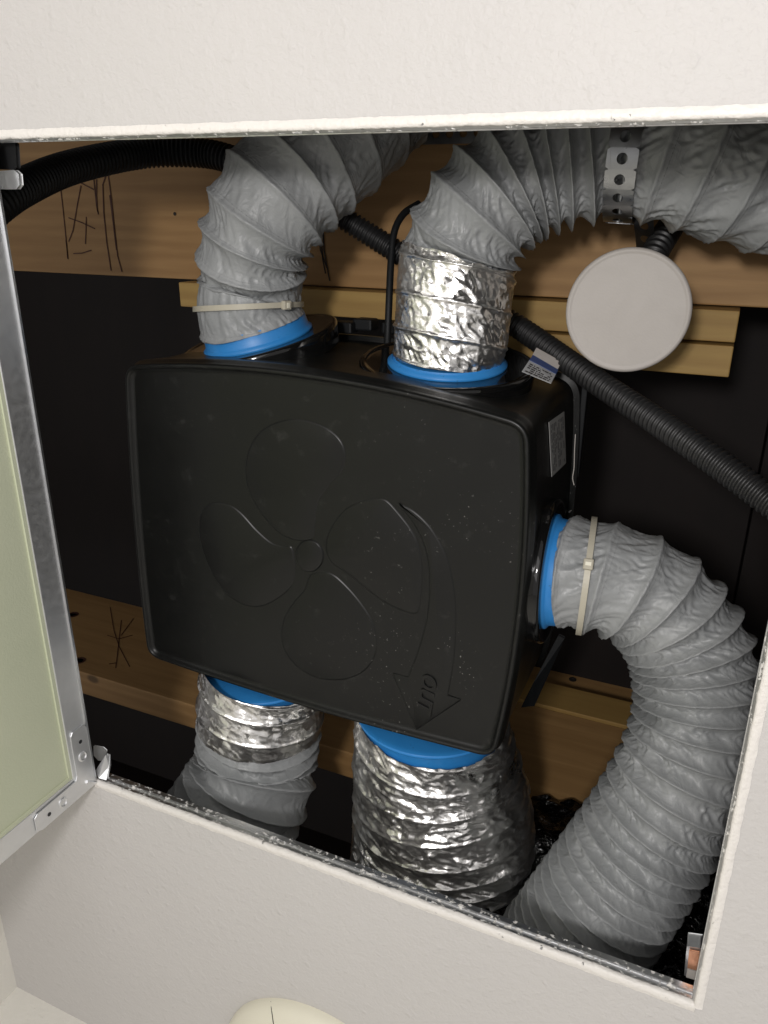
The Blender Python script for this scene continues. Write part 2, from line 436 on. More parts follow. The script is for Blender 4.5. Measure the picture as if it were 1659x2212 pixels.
nt_.links.new(mixc(nt_, ramp(nt_, tex(nt_, coords(nt_), 30, 5, .65, .6).outputs['Fac'], [(.35, G(0)), (.7, G(1))]), (.44, .41, .38), (.415, .385, .355)), b_.inputs['Base Color'])
bump(nt_, b_, tex(nt_, coords(nt_), 500, 3).outputs['Fac'], .0003, .4)
M_cream, nt_, b_ = mat('cream_plastic', (.80, .77, .64), .35)
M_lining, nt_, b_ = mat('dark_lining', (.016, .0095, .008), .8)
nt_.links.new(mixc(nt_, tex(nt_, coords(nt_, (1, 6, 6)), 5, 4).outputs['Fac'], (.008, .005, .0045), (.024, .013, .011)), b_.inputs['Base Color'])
M_ink, _, _b = mat('brown_ink', (.085, .030, .018), .7)
M_inkb, _, _b = mat('black_ink', (.02, .015, .012), .7)
M_dark, _, _b = mat('dark_steel', (.035, .036, .038), .35, .6)
def sheet():
    m_, nt, b = mat('black_plastic_sheet', (.10, .10, .10), .16, 1.0); v = coords(nt)
    a = tex(nt, v, 45, 4, .6, 1.5); r_ = math_(nt, 'ABSOLUTE', math_(nt, 'SUBTRACT', a.outputs['Fac'], .5))
    bump(nt, b, r_, .012, 1.0); return m_
M_sheet = sheet()
def label_mat(name, base, ink, scale, thr=.5):
    m_, nt, b = mat(name, base, .4); v = coords(nt, scale)
    a = tex(nt, v, 1.0, 2, .5); nt.links.new(mixc(nt, ramp(nt, a.outputs['Fac'], [(thr, G(0)), (thr + .04, G(1))]), base, ink), b.inputs['Base Color'])
    return m_
M_lab, _, _b = mat('silver_label', (.36, .36, .35), .4)
M_lab2, _, _b = mat('white_label', (.50, .51, .52), .4)
M_labblue, _, _b = mat('label_blue', (.05, .09, .25), .4)
M_print, _, _b = mat('grey_print', (.13, .13, .13), .5)
M_copper_refl, _, _b = mat('copper_reflection', (.72, .36, .22), .35, .6)  # copper reflection on the latch clip, painted as a colour

# ------------------------------------------------------------------ the ceiling round the hatch
Q = [at(-24, 297, 0), at(1905, 240, 0), at(1502, 2175, 0), at(205, 1690, 0)]   # far-left, far-right, near-right, near-left corner
wx = at(0, 1968, 0)[0]; wy = at(37, 2132, 0)[1]
wc = at(37, 2132, 0)
def ceiling():
    x0, x1, y0, y1 = wc[0] - .08, 1.9, -1.6, wc[1] + .08
    th = .0125
    hole = [q + np.array([-.018 if sx < 0 else 0, sy * .0, 0]) for q, (sx, sy) in zip(Q, ((-1, -1), (1, -1), (1, 1), (-1, 1)))]
    V = []; F = []
    for z in (0, th):
        V += [(x0, y0, z), (x1, y0, z), (x1, y1, z), (x0, y1, z)] + [(h[0], h[1], z) for h in hole]
    for k in range(4):
        k2 = (k + 1) % 4
        F.append((k, k2, 4 + k2, 4 + k)); F.append((8 + k, 12 + k, 12 + k2, 8 + k2)); F.append((4 + k, 4 + k2, 12 + k2, 12 + k))
    o = mesh('ceiling', V, F, M_ceil, None, False); tag(o, kind='structure')
ceiling()
# two walls meeting under the ceiling at the near-left corner
def walls():
    a = MB(); a.box((wc[0] - .05, wc[1] - 1.5 + .02, -1.197), .1, 3.0, 2.4); o = a.build('wall', M_wall); tag(o, kind='structure')
    b2 = MB(); b2.box((wc[0] + 1.25, wc[1] + .05, -1.196), 2.5, .1, 2.4); o = b2.build('wall', M_wall); tag(o, kind='structure')
walls()
# dark lining of the void
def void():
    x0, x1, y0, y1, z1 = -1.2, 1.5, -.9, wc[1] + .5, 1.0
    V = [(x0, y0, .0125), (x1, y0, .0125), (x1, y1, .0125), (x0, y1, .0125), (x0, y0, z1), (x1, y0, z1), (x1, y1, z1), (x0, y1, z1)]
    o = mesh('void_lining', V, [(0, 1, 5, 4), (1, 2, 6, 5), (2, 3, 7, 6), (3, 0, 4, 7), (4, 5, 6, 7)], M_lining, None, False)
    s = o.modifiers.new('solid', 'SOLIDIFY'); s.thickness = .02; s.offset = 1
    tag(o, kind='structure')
void()

def deck():
    r = thing('roof_deck', 'dark reddish boards closing the top of the void, faint joints between them', 'boarding', (0, 0, .70))
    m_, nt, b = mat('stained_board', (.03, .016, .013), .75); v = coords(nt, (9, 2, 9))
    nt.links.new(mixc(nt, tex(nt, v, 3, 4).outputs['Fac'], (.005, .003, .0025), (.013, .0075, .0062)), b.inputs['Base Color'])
    xj = at(1615, 1150, .70)[0]
    for x0, x1 in ((-1.15, xj - .0015), (xj + .0015, 1.45)): bevel(MB().box(((x0 + x1) / 2, .3, .71), x1 - x0, 2.1, .02).build('board', m_, r), .001)
deck()
# hatch frame: four rails with a stepped section, and ragged paint along their lips
hf = thing('hatch_frame', 'square aluminium frame lining the ceiling opening, edges smeared with white paint', 'hatch frame', Q[3])
cen = sum(Q) / 4
def rail(name, a, b, prof, mat_, n=90, rag=0.0, parent=hf, seed=0, sm=False):
    t = (b - a) / np.linalg.norm(b - a); inn = np.cross([0, 0, 1.0], t)
    if inn @ (cen - a) < 0: inn = -inn
    V = []; k = len(prof); s = np.linspace(0, 1, n)
    for i, u in enumerate(s):
        p = a + (b - a) * u
        for j, (d, z) in enumerate(prof):
            nz = noise(np.array([[u * np.linalg.norm(b - a) * 70, j * 3.3, seed]]))[0] if rag else 0
            n2 = noise(np.array([[u * np.linalg.norm(b - a) * 260, j * 3.3, seed + 9]]))[0] if rag else 0
            V.append(p + inn * (d + rag * (nz + .6 * n2)) + np.array([0, 0, z + rag * .3 * nz]))
    F = []
    for i in range(n - 1):
        for j in range(k - 1): F.append((i * k + j, i * k + j + 1, (i + 1) * k + j + 1, (i + 1) * k + j))
    F.append(tuple(range(k))); F.append(tuple((n - 1) * k + j for j in range(k - 1, -1, -1)))
    return mesh(name, V, F, mat_, parent, sm)
PROF = [(-.003, .001), (.0010, .001), (.0028, .0030), (.0028, .0052), (.0008, .0062), (.0008, .0095), (.0030, .0102), (.0030, .0122), (.0018, .0130), (.0018, .0165), (-.003, .0165)]
PAINT = [(-.0050, -.0002), (-.0030, -.0011), (-.0010, -.0013), (.0008, -.0010), (.0016, .0006), (.0012, .0022), (-.003, .0026)]
PAINT2 = [(-.0060, -.0001), (-.0035, -.0009), (-.0015, -.0015), (.0010, -.0014), (.0028, -.0004), (.0036, .0020), (.0030, .0036), (-.003, .0040)]
for k, (i, j) in enumerate(((0, 1), (1, 2), (2, 3), (3, 0))):
    lf = np.array([-.0165 if k == 3 else 0, 0, 0])
    rail('frame_rail', Q[i] + lf, Q[j] + lf, PROF if k < 3 else [(-.003, .001), (.0002, .001), (.0002, .010), (-.003, .010)], M_frame if k < 3 else M_alu)
    if k < 3:
        rail('painted_lip', Q[i] , Q[j], PAINT if k != 2 else PAINT2, M_chip, 420, .0009 if k != 2 else .0013, seed=k * 17, sm=True)

# ------------------------------------------------------------------ the hatch door hanging open on the left
hd = thing('hatch_door', 'open hatch door of green plasterboard in an aluminium frame, hanging down on the left', 'door', Q[3])
tY = (Q[3] - Q[0]); LY = np.linalg.norm(tY); tY /= LY
nX = np.cross(tY, [0, 0, 1.0]);  nX = nX if nX[0] > 0 else -nX     # outwards over the opening
dn = np.array([0, 0, -1.0]); AX = [tY, nX, dn]
O0 = Q[0] + np.array([0, 0, -.001])
def dbox(s0, s1, d0, d1, h0, h1):      # along the hinge, proud, downwards
    c = O0 + tY * (s0 + s1) / 2 + nX * (d0 + d1) / 2 + dn * (h0 + h1) / 2
    return MB().box(c, s1 - s0, d1 - d0, h1 - h0, AX)
FW = .026; HD = .58
dbox(.004, LY - .004, -.014, -.0015, .004, HD).build('plasterboard', M_green, hd)
for nm, a in (('door_rail', (0, LY, -.016, .0012, 0, FW)), ('door_rail', (0, LY, -.016, .0012, HD - FW, HD)), ('door_rail', (0, FW, -.016, .0008, FW, HD - FW)), ('door_rail', (LY - FW, LY, -.016, .0008, FW, HD - FW))):
    bevel(dbox(*a).build(nm, M_steel, hd), .0008)
for a in ((FW, LY - FW, -.0014, .0004, FW, FW + .004), (LY - FW - .004, LY - FW, -.0014, .0004, FW + .0041, HD - FW)):
    dbox(*a).build('edge_bead', M_green, hd)
# white returned edge of the hinge rail
dbox(.0, LY, .0012, .0030, -.0014, .0008).build('hinge_edge', M_alu, hd)
# corner bracket with two rivets and two small holes
def cbracket():
    pts = [(LY - .001, .001), (LY - .001, .072), (LY - .004, .078), (LY - .018, .078), (LY - .021, .074), (LY - .0215, .024), (LY - .026, .0215), (LY - .074, .021), (LY - .078, .018), (LY - .078, .004), (LY - .072, .001)]
    f0 = [O0 + tY * s + nX * .0013 + dn * h for s, h in pts]; f1 = [p + nX * .0014 for p in f0]; n = len(pts)
    F = [tuple(range(n)), tuple(range(2 * n - 1, n - 1, -1))] + [(i, (i + 1) % n, n + (i + 1) % n, n + i) for i in range(n)]
    br = bevel(mesh('corner_bracket', f0 + f1, F, M_steel, hd, False), .0006)
    for s, h in ((LY - .011, .044), (LY - .044, .011)):
        c = O0 + tY * s + nX * .0027 + dn * h
        r_ = MB().lathe(c, nX, [(.0056, 0), (.0056, .0006), (.0046, .0012), (.0040, .0013), (.0032, .0004), (.0030, .0002)], 28).build('rivet', M_steel, br, True)
    for s, h in ((LY - .011, .062), (LY - .062, .011)):
        MB().lathe(O0 + tY * s + nX * .00275 + dn * h, nX, [(.0021, 0), (.0021, .0003), (.0018, .0003), (.0017, .0001)], 18).build('screw_hole', M_dark, br, True)
    rd = MB(); 
    a_ = O0 + tY * (LY - .012) + nX * .003 + dn * .012; b_2 = O0 + tY * (LY - .002) + nX * .003 + dn * .0005
    tube('pressed_rib', [a_, (a_ + b_2) / 2, b_2], .0016, M_steel, br)
cbracket()
# hinge arm and hook reaching into the void at the near-left corner
ha = MB(); c0 = Q[3]
P3 = lambda dx, dy, dz: c0 + np.array([dx, dy, dz])
def plate(name, pts, thick, mat_, parent, nrm=None):
    pts = [np.asarray(p, float) for p in pts]
    nv = np.cross(pts[1] - pts[0], pts[2] - pts[0]) if nrm is None else np.asarray(nrm, float)
    nv /= np.linalg.norm(nv); n = len(pts); V = pts + [p + nv * thick for p in pts]
    F = [tuple(range(n)), tuple(range(2 * n - 1, n - 1, -1))] + [(i, (i + 1) % n, n + (i + 1) % n, n + i) for i in range(n)]
    return mesh(name, V, F, mat_, parent, False)
hx = lambda x, y, z: at(x, y, z)
hb = plate('hinge_arm', [at(207, 1665, .004), at(228, 1632, .012), at(233, 1634, .014), at(235, 1656, .012), at(229, 1684, .004), at(214, 1680, .002)], .003, M_steel, hd, (0, 0, 1)); bevel(hb, .0005)
h2 = plate('hinge_tab', [at(203, 1612, .012), at(222, 1616, .014), at(229, 1622, .014), at(228, 1636, .014), at(222, 1643, .014), at(212, 1642, .013), at(203, 1632, .012)], .0015, M_steel, hd, (0, 0, 1)); bevel(h2, .0005)
h3 = plate('hinge_arm', [at(-30, 312, .02), at(20, 303, .02), at(31, 312, .02), at(34, 360, .02), at(28, 364, .02), at(-30, 362, .02)], .004, M_dark, hd, (0, 0, 1)); bevel(h3, .001)
h4 = plate('hinge_tab', [at(-30, 374, .012), at(30, 370, .012), at(38, 377, .012), at(40, 398, .012), at(34, 406, .012), at(-30, 406, .012)], .004, M_steel, hd, (0, 0, 1)); bevel(h4, .001)

# ------------------------------------------------------------------ timber in the void
def board(name, label, x0, x1, y0, y1, z0, z1, mt, cat='timber', group=None, jag=False):
    t = MB(); t.box(((x0 + x1) / 2, (y0 + y1) / 2, (z0 + z1) / 2), x1 - x0, y1 - y0, z1 - z0)
    o = t.build(name, mt); bevel(o, .0012); return tag(o, label, cat, group)
ZP = .385
yb = at(700, 618, ZP)[1]
big = thing('ceiling_plank', 'wide orange pine plank across the top of the void, scribbled with marker strokes', 'plank', (0, yb, ZP))
bb = MB().box(((-.46 + 1.2) / 2, (yb + yb - .32) / 2, ZP + .02), 1.66, .32, .04).build('board', M_wood, big); bevel(bb, .0015)
def strokes(parent, lines, z, wdt, mt, name='pen_mark', plane='z', Y=None):
    b_ = MB()
    for ln in lines:
        P = [at(x, y, z - .0006) if plane == 'z' else atY(x, y, Y - .0006) for x, y in ln]
        nrm = np.array([0, 0, -1.0]) if plane == 'z' else np.array([0, -1.0, 0])
        for a, b in zip(P[:-1], P[1:]):
            t = b - a; L_ = np.linalg.norm(t); t /= L_; sd = np.cross(t, nrm)
            b_.box((a + b) / 2, L_ + wdt * .6, wdt, .0004, [t, sd, nrm])
    return b_.build(name, mt, parent)
k_ = 500 / 1659 / 1.1573
z1 = lambda L_: [[(x * k_, 276.5 + y * k_) for x, y in l] for l in L_]
strokes(big, z1([[(500, 480), (525, 700), (545, 900), (563, 1085)], [(545, 930), (555, 1000), (560, 1080)], [(670, 480), (640, 640), (605, 850), (570, 940)],
                 [(640, 440), (700, 470), (775, 510)], [(570, 745), (680, 785), (785, 835)], [(715, 740), (712, 850), (708, 960)],
                 [(610, 1042), (680, 1038), (755, 1015)]]), ZP, .0014, M_ink)
strokes(big, z1([[(775, 400), (785, 500), (800, 640), (815, 715)], [(800, 430), (800, 560), (808, 690)], [(875, 400), (852, 470), (860, 700), (885, 950), (920, 1180)],
                 [(893, 360), (920, 560), (945, 800), (975, 1060), (1010, 1190)], [(910, 560), (935, 760), (965, 1010)]]), ZP, .0016, M_ink)
strokes(big, [[(688, 480), (692, 540), (706, 578)], [(697, 478), (700, 540), (712, 606)], [(692, 480), (697, 560), (703, 590)]], ZP, .0016, M_inkb)
MB().lathe(at(378, 462, ZP) - np.array([0, 0, .0008]), (0, 0, 1), [(.0022, 0), (.0022, .001)], 12).build('nail_head', M_inkb, big)
# battens fixed just below the plank's edge
board('batten', 'long yellow batten just below the wide plank, rough sawn end at the left', at(388, 640, .36)[0], at(1594, 700, .36)[0], at(700, 624, .36)[1] + .001, at(1590, 741, .36)[1], .36, .40, M_wood2, 'batten', 'yellow battens under the plank')
board('batten', 'short yellow batten below the long one, partly hidden by the round grey lid', at(1000, 700, .352)[0], at(1580, 780, .352)[0], at(1580, 748, .352)[1], at(1580, 816, .352)[1], .352, .392, M_wood2, 'batten', 'yellow battens under the plank')
# joist across the near side of the void
YJ = .76
zj = lambda x, y: atY(x, y, YJ)[2]
J0, J1, J2 = zj(750, 1625), zj(1166, 1528), zj(1166, 1474)
jt = thing('joist', 'thick pine joist across the lower void, knotty and marked with pen strokes', 'joist', (0, YJ, J0))
bevel(MB().box((.25, YJ + .022, (J0 + J1) / 2), 2.3, .044, J1 - J0).build('beam', M_wood, jt), .0015)
kz = 960 / 1659 / 1.1573
strokes(jt, [[(238, 1312), (246, 1362), (258, 1398), (280, 1440)], [(262, 1340), (256, 1392), (250, 1442)], [(232, 1372), (256, 1380), (286, 1372)], [(236, 1434), (250, 1432)], [(288, 1336), (262, 1372)]], 0, .0014, M_ink, plane='y', Y=YJ)
for x, y in ((172, 1427), (158, 1328)):
    MB().lathe(atY(x, y, YJ) - np.array([0, .0006, 0]), (0, 1, 0), [(.010, .0004), (.0104, .0), (.007, -.0002), (.0065, .0004)], 24).build('knot', M_ink, jt)
board('batten', 'yellow batten lying along the top of the lower joist beside the grey hose', .30, 1.3, YJ - .004, YJ + .04, J1 + .003, J2, M_wood2, 'batten')
lb = thing('ledger_board', 'dim brown board with a dark screw hole, above the batten on the lower joist', 'board', (0, YJ + .03, J2))
bevel(MB().box((.6, YJ + .05, J2 + .07), 1.6, .03, .135).build('board', M_wood, lb), .0015)
MB().lathe(atY(1237, 1468, YJ + .034), (0, -1, 0), [(.0065, 0), (.0065, .001), (.003, .001), (.002, -.001)], 20).build('screw_hole', M_inkb, lb)

# ------------------------------------------------------------------ black hose and sheet on the ceiling's back
o = conduit('black_duct', [np.r_[-.55, 1.0, .17, .10], np.r_[-.2, 1.0, .14, .105], np.r_[.10, 1.01, .13, .105], np.r_[.40, 1.02, .13, .10]], M_hose, None, .0085, .035, 72, 8)
tag(o, 'fat black ribbed duct lying in the dark below the lower joist on the left', 'duct')
def sheetmesh():
    n, m_ = 150, 60; V = []
    u, v = np.meshgrid(np.linspace(0, 1, n), np.linspace(0, 1, m_), indexing='ij')
    X = .25 + u * .65
    Yb = YJ - .004 - .03 * np.sin(v * PI) + .0 * v; Z = .012 + v * (J0 + .01)
    P = np.stack([X, Yb, Z], -1)
    a = np.abs(noise(P * 22 + 3)); b = np.abs(noise(P * 60 + 8)); c_ = noise(P * 9)
    P[..., 1] += .03 * (a - .2) + .012 * (b - .2) + .02 * c_
    P[..., 1] = np.minimum(P[..., 1], YJ + .002)
    i = np.arange(n - 1)[:, None]; j = np.arange(m_ - 1)[None]
    F = np.stack([i * m_ + j, i * m_ + j + 1, (i + 1) * m_ + j + 1, (i + 1) * m_ + j], -1).reshape(-1, 4)
    o = mesh('plastic_sheet', P.reshape(-1, 3), F, M_sheet, None, True)
    tag(o, 'crumpled shiny black plastic sheet under the joist at the lower right', 'plastic sheet')
sheetmesh()
# ------------------------------------------------------------------ ventilation unit
ZB = .100
cor = [at(267, 788, ZB), at(1143, 917, ZB), at(1067, 1640, ZB), at(318, 1417, ZB)]
bulge = [.0165, .0110, .0062, .0048]
def outline(off, rc=.017, seg=44):
    pts = []; cc = sum(cor) / 4
    sides = []
    for k in range(4):
        a, b = cor[k][:2], cor[(k + 1) % 4][:2]; t = (b - a) / np.linalg.norm(b - a)
        nrm = np.array([t[1], -t[0]]);  nrm = nrm if nrm @ (a - cc[:2]) > 0 else -nrm
        s = np.linspace(0, 1, 201)[:, None]
        sides.append(a + (b - a) * s + nrm * bulge[k] * 4 * s * (1 - s))
    for k in range(4):
        S = sides[k]; L_ = np.r_[0, np.cumsum(np.linalg.norm(np.diff(S, axis=0), axis=1))]
        q = np.linspace(rc, L_[-1] - rc, seg)
        cur = np.stack([np.interp(q, L_, S[:, 0]), np.interp(q, L_, S[:, 1])], 1)
        pts.append(cur)
        S2 = sides[(k + 1) % 4]; L2 = np.r_[0, np.cumsum(np.linalg.norm(np.diff(S2, axis=0), axis=1))]
        e = np.array([np.interp(rc, L2, S2[:, 0]), np.interp(rc, L2, S2[:, 1])]); c = S[-1]; a = cur[-1]
        t = np.linspace(0, 1, 12)[1:-1, None]
        pts.append((1 - t) ** 2 * a + 2 * t * (1 - t) * c + t ** 2 * e)
    P = np.vstack(pts)
    T = np.roll(P, -1, 0) - np.roll(P, 1, 0); T /= np.linalg.norm(T, axis=1)[:, None]
    nr = np.stack([T[:, 1], -T[:, 0]], 1)
    if (nr * (P - cc[:2])).sum(1).mean() < 0: nr = -nr
    return P + nr * off
ZD = .285
vu = thing('ventilation_unit', 'black moulded ventilation box with propeller emblem, blue seals and duct ports, in the middle', 'ventilation unit', (sum(cor) / 4) + np.array([0, 0, ZD - ZB]))
def casing():
    prof = [(ZB + .0046, -.0095), (ZB + .0042, -.0068), (ZB + .0018, -.0050), (ZB + .0002, -.0042), (ZB - .0004, -.0030), (ZB - .0002, -.0016), (ZB + .0010, -.0005), (ZB + .0032, 0), (ZB + .0075, .0004), (ZB + .0110, .0022), (ZB + .016, .0020), (ZB + .024, .0012), (ZB + .05, -.0010), (ZD - .012, -.0010), (ZD - .006, -.0004), (ZD - .004, .0050), (ZD, .0050)]
    V = []; n = None
    for z, off in prof:
        P = outline(off); n = len(P); V += [(p[0], p[1], z) for p in P]
    F = []
    for i in range(len(prof) - 1):
        for k in range(n): F.append((i * n + k, i * n + (k + 1) % n, (i + 1) * n + (k + 1) % n, (i + 1) * n + k))
    F.append(tuple(range(n))); F.append(tuple((len(prof) - 1) * n + k for k in range(n - 1, -1, -1)))
    return mesh('casing', V, F, M_case, vu, True, angle=50)
cs = casing()
ZF = ZB + .0046
# raised relief on the face
k3 = .6354; e3 = lambda L_: [(242 + x * k3, 734.5 + y * k3) for x, y in L_]
def relief(name, pts, closed=True, parent=cs, hgt=.0009, slope=.0010, ns=220, curve=True):
    P = np.array([at(x, y, ZF)[:2] for x, y in pts])
    if curve:
        Qn = np.vstack([P[-1:], P, P[:2]]); out = []
        for i in range(len(P)):
            a, b, c, d = Qn[i:i + 4]; t = np.linspace(0, 1, 12, endpoint=False)[:, None]
            out.append(.5 * (2 * b + (c - a) * t + (2 * a - 5 * b + 4 * c - d) * t ** 2 + (3 * b - a - 3 * c + d) * t ** 3))
        P = np.vstack(out)
    T = np.roll(P, -1, 0) - np.roll(P, 1, 0); T /= np.linalg.norm(T, axis=1)[:, None] + 1e-9
    nr = np.stack([T[:, 1], -T[:, 0]], 1); area_ = (P[:, 0] * np.roll(P[:, 1], -1) - np.roll(P[:, 0], -1) * P[:, 1]).sum()
    if area_ < 0: nr = -nr
    n = len(P); V = []; F = []
    rings = [(slope * .9, -.0004), (slope * .35, hgt * .12), (-slope * .1, hgt * .45), (-slope * .5, hgt * .80), (-slope * 1.1, hgt)]
    for off, h in rings: V += [(p[0], p[1], ZF - h) for p in P + nr * off]
    for r_ in range(len(rings) - 1): F += [(r_ * n + i, r_ * n + (i + 1) % n, (r_ + 1) * n + (i + 1) % n, (r_ + 1) * n + i) for i in range(n)]
    F.append(tuple((len(rings) - 1) * n + i for i in range(n)))
    return mesh(name, V, F, M_case, parent, True, angle=50)
relief('propeller_blade', e3([(680, 672), (689, 620), (700, 550), (740, 490), (778, 450), (793, 400), (782, 350), (745, 310), (690, 282), (620, 270), (550, 285), (498, 320), (465, 380), (455, 450), (470, 520), (510, 590), (570, 655), (630, 680)]))
relief('propeller_blade', e3([(610, 705), (580, 702), (540, 688), (490, 645), (440, 590), (400, 562), (350, 553), (315, 570), (298, 610), (300, 680), (330, 770), (380, 850), (440, 895), (500, 905), (560, 880), (612, 830), (622, 760)]))
relief('propeller_blade', e3([(715, 790), (752, 798), (800, 840), (850, 900), (885, 960), (900, 1030), (885, 1090), (840, 1135), (770, 1155), (690, 1145), (620, 1100), (580, 1030), (585, 950), (620, 890), (655, 850), (675, 800)]))
relief('propeller_blade', e3([(728, 700), (745, 640), (790, 580), (840, 552), (890, 541), (932, 545), (980, 596), (1020, 650), (1045, 710), (1055, 780), (1052, 850), (1038, 925), (980, 915), (920, 885), (860, 840), (800, 790), (748, 755)]))
relief('propeller_hub', e3([(672 + 47 * math.cos(a), 733 + 54 * math.sin(a)) for a in np.linspace(0, 2 * PI, 20, endpoint=False)]), hgt=.0016)
def arrow():
    outer = [(975, 555), (1030, 585), (1085, 640), (1130, 720), (1155, 800), (1168, 900), (1168, 1000), (1160, 1100), (1142, 1205)]
    inner = [(1007, 1145), (1040, 1060), (1068, 960), (1080, 860), (1078, 770), (1060, 690), (1025, 620)]
    dens = lambda L_: [tuple(r) for r in spline(np.array(L_, float), 60)]
    pts = dens(outer) + [(1187, 1222), (1035, 1325), (955, 1133)] + dens(inner)
    relief('direction_arrow', e3(pts), curve=False)
arrow()
def text_mesh(s, name, org, ux, uy, size, ext, mt, parent, spacing=1.0, shear=0.0):
    cu = bpy.data.curves.new('t', 'FONT'); cu.body = s; cu.size = 1; cu.extrude = ext / size; cu.align_x = 'CENTER'; cu.align_y = 'CENTER'; cu.space_character = spacing; cu.shear = shear
    cu.offset = .02; cu.bevel_depth = .012
    t = bpy.data.objects.new('t', cu); C.objects.link(t); dg = bpy.context.evaluated_depsgraph_get(); me = bpy.data.meshes.new_from_object(t.evaluated_get(dg))
    V = np.array([v.co[:] for v in me.vertices]); F = [tuple(p.vertices) for p in me.polygons]
    bpy.data.objects.remove(t); bpy.data.curves.remove(cu); bpy.data.meshes.remove(me)
    nz = np.cross(ux, uy)
    W_ = np.asarray(org) + V[:, :1] * size * ux + V[:, 1:2] * size * uy + V[:, 2:] * size * nz
    return mesh(name, W_, F, mt, parent, False)
a_, b2_ = at(927, 1466, ZF), at(917, 1524, ZF); ux = (b2_ - a_) / np.linalg.norm(b2_ - a_); uy = np.cross(np.array([0, 0, -1.0]), ux)
text_mesh('OUT', 'lettering', (a_ + b2_) / 2 + np.array([0, 0, -.0014]), ux, uy, .0205, .0009, M_case, cs, 1.0, .15)

# ports: glossy collar plate, blue seal
def port(c, n, wpx, rplate, tall=.008, lip=.004, seat=.02, collar=True):
    n = np.asarray(n, float); n /= np.linalg.norm(n); D = (RC @ (c - CAM))[2]; rseal = wpx / 2 * D / FP - lip; rin = rseal - .0012
    if collar:
        MB().lathe(c, n, [(rplate - .002, -seat), (rplate, -.004), (rplate, -.0006), (rplate - .0014, .0010), (rplate - .0042, .0014), (rplate - .0058, .0002), (rplate - .009, -.0004), (rin + .006, -.0012), (rin, -.0015), (rin - .003, -.02)], 96, False).build('port_collar', M_gloss, vu, True, 60)
    MB().lathe(c, n, [(rin - .001, -.003), (rseal + lip - .0016, -.0025), (rseal + lip - .0002, -.0020), (rseal + lip - .0008, -.0018), (rseal + lip, -.0005), (rseal + lip, .0010), (rseal + .0012, .0030), (rseal + .0004, .0042), (rseal - .0004, tall * .7), (rseal - .0012, tall), (rseal - .0032, tall)], 96, True).build('port_seal', M_blue, vu, True, 60)
    return c, n, rseal
cL, nL, rL = port(atY(558, 731, .1690), (-.17, -.96, -.16), 240, .083, .017, .0035)
cR, nR, rR = port(atY(966, 782, .1765), (.05, -.97, -.10), 258, .082, .005, .0045)
cS, nS, rS = port(atX(1192, 1234, .4305), (.99, -.03, .03), 250, .068, .014, .004)
cB1, nB1, rB1 = port(pt(566, 1450, .88), (.0, .995, .0), 246, .075, .012, .003, collar=False)
cB2, nB2, rB2 = port(pt(930, 1532, .835), (.0, .995, .0), 320, .08, .038, .003, collar=False)

def rows_of_print(parent, q4, nr, seed, mt, margin=.07, fill=.55):
    rr = random.Random(seed); b_ = MB(); q4 = [np.asarray(p) for p in q4]
    pos = lambda u, v: (q4[0] * (1 - u) + q4[1] * u) * (1 - v) + (q4[3] * (1 - u) + q4[2] * u) * v
    nv = np.cross(q4[1] - q4[0], q4[3] - q4[0]); nv /= np.linalg.norm(nv)
    if nv @ (CAM - q4[0]) < 0: nv = -nv
    for r in range(nr):
        u0 = margin + (1 - 2 * margin) * r / nr; u1 = u0 + (1 - 2 * margin) / nr * fill; v = margin
        while v < 1 - margin - .04:
            L_ = rr.uniform(.03, .16); e = min(v + L_, 1 - margin)
            if rr.random() < .82:
                P = [pos(u0, v) , pos(u1, v), pos(u1, e), pos(u0, e)]; P = [p + nv * .0006 for p in P]
                b_.add(P + [p + nv * .00012 for p in P], [(3, 2, 1, 0), (4, 5, 6, 7), (0, 1, 5, 4), (1, 2, 6, 5), (2, 3, 7, 6), (3, 0, 4, 7)])
            v = e + rr.uniform(.015, .05)
    return b_.build('print_rows', mt, parent)

# sticker on the side, its printed rules, warning label near the back corner, feet
def quad(name, pts, mt, parent, off=0.0, nrm=None):
    pts = [np.asarray(p) for p in pts]; nv = np.cross(pts[1] - pts[0], pts[3] - pts[0]); nv /= np.linalg.norm(nv)
    if nv @ (CAM - pts[0]) < 0: nv = -nv
    V = [p + nv * off for p in pts] + [p + nv * (off + .0004) for p in pts]
    return mesh(name, V, [(3, 2, 1, 0), (4, 5, 6, 7), (0, 1, 5, 4), (1, 2, 6, 5), (2, 3, 7, 6), (3, 0, 4, 7)], mt, parent, False)
def on_side(x, y, off=0.0):            # point on the sloping right-hand side of the casing
    base = at(x, y, .2)
    for _ in range(30):
        z = base[2]; yv = base[1]; P = outline(-.0010)
        sel = P[(P[:, 0] > .3)]; sel = sel[np.argsort(sel[:, 1])]; X = np.interp(yv, sel[:, 1], sel[:, 0]) + off
        nb = atX(x, y, X); base = .5 * base + .5 * nb
        base[2] = min(max(base[2], ZB), ZD)
    return atX(x, y, X)
st = quad('rating_sticker', [on_side(1185, 912, .0012), on_side(1218, 889, .0012), on_side(1222, 1000, .0012), on_side(1191, 1030, .0012)], M_lab, vu)
st['label'] = 'silver rating sticker with rows of small print'
tiltS = MB()
lz = .272
A_, B_, C_, D_ = pt(1127, 803, .682), pt(1150, 768, .715), pt(1205, 800, .715), pt(1190, 829, .682)
w1 = quad('warning_sticker', [A_, B_, C_, D_], M_lab2, vu)
rows_of_print(w1, [A_, A_ * .36 + B_ * .64, D_ * .36 + C_ * .64, D_], 5, 9, M_inkb, .08, .5)
w1['label'] = 'white sticker with a blue band and dark print'
quad('sticker_band', [A_ * .32 + B_ * .68, B_, C_, D_ * .32 + C_ * .68], M_labblue, w1, .0005)
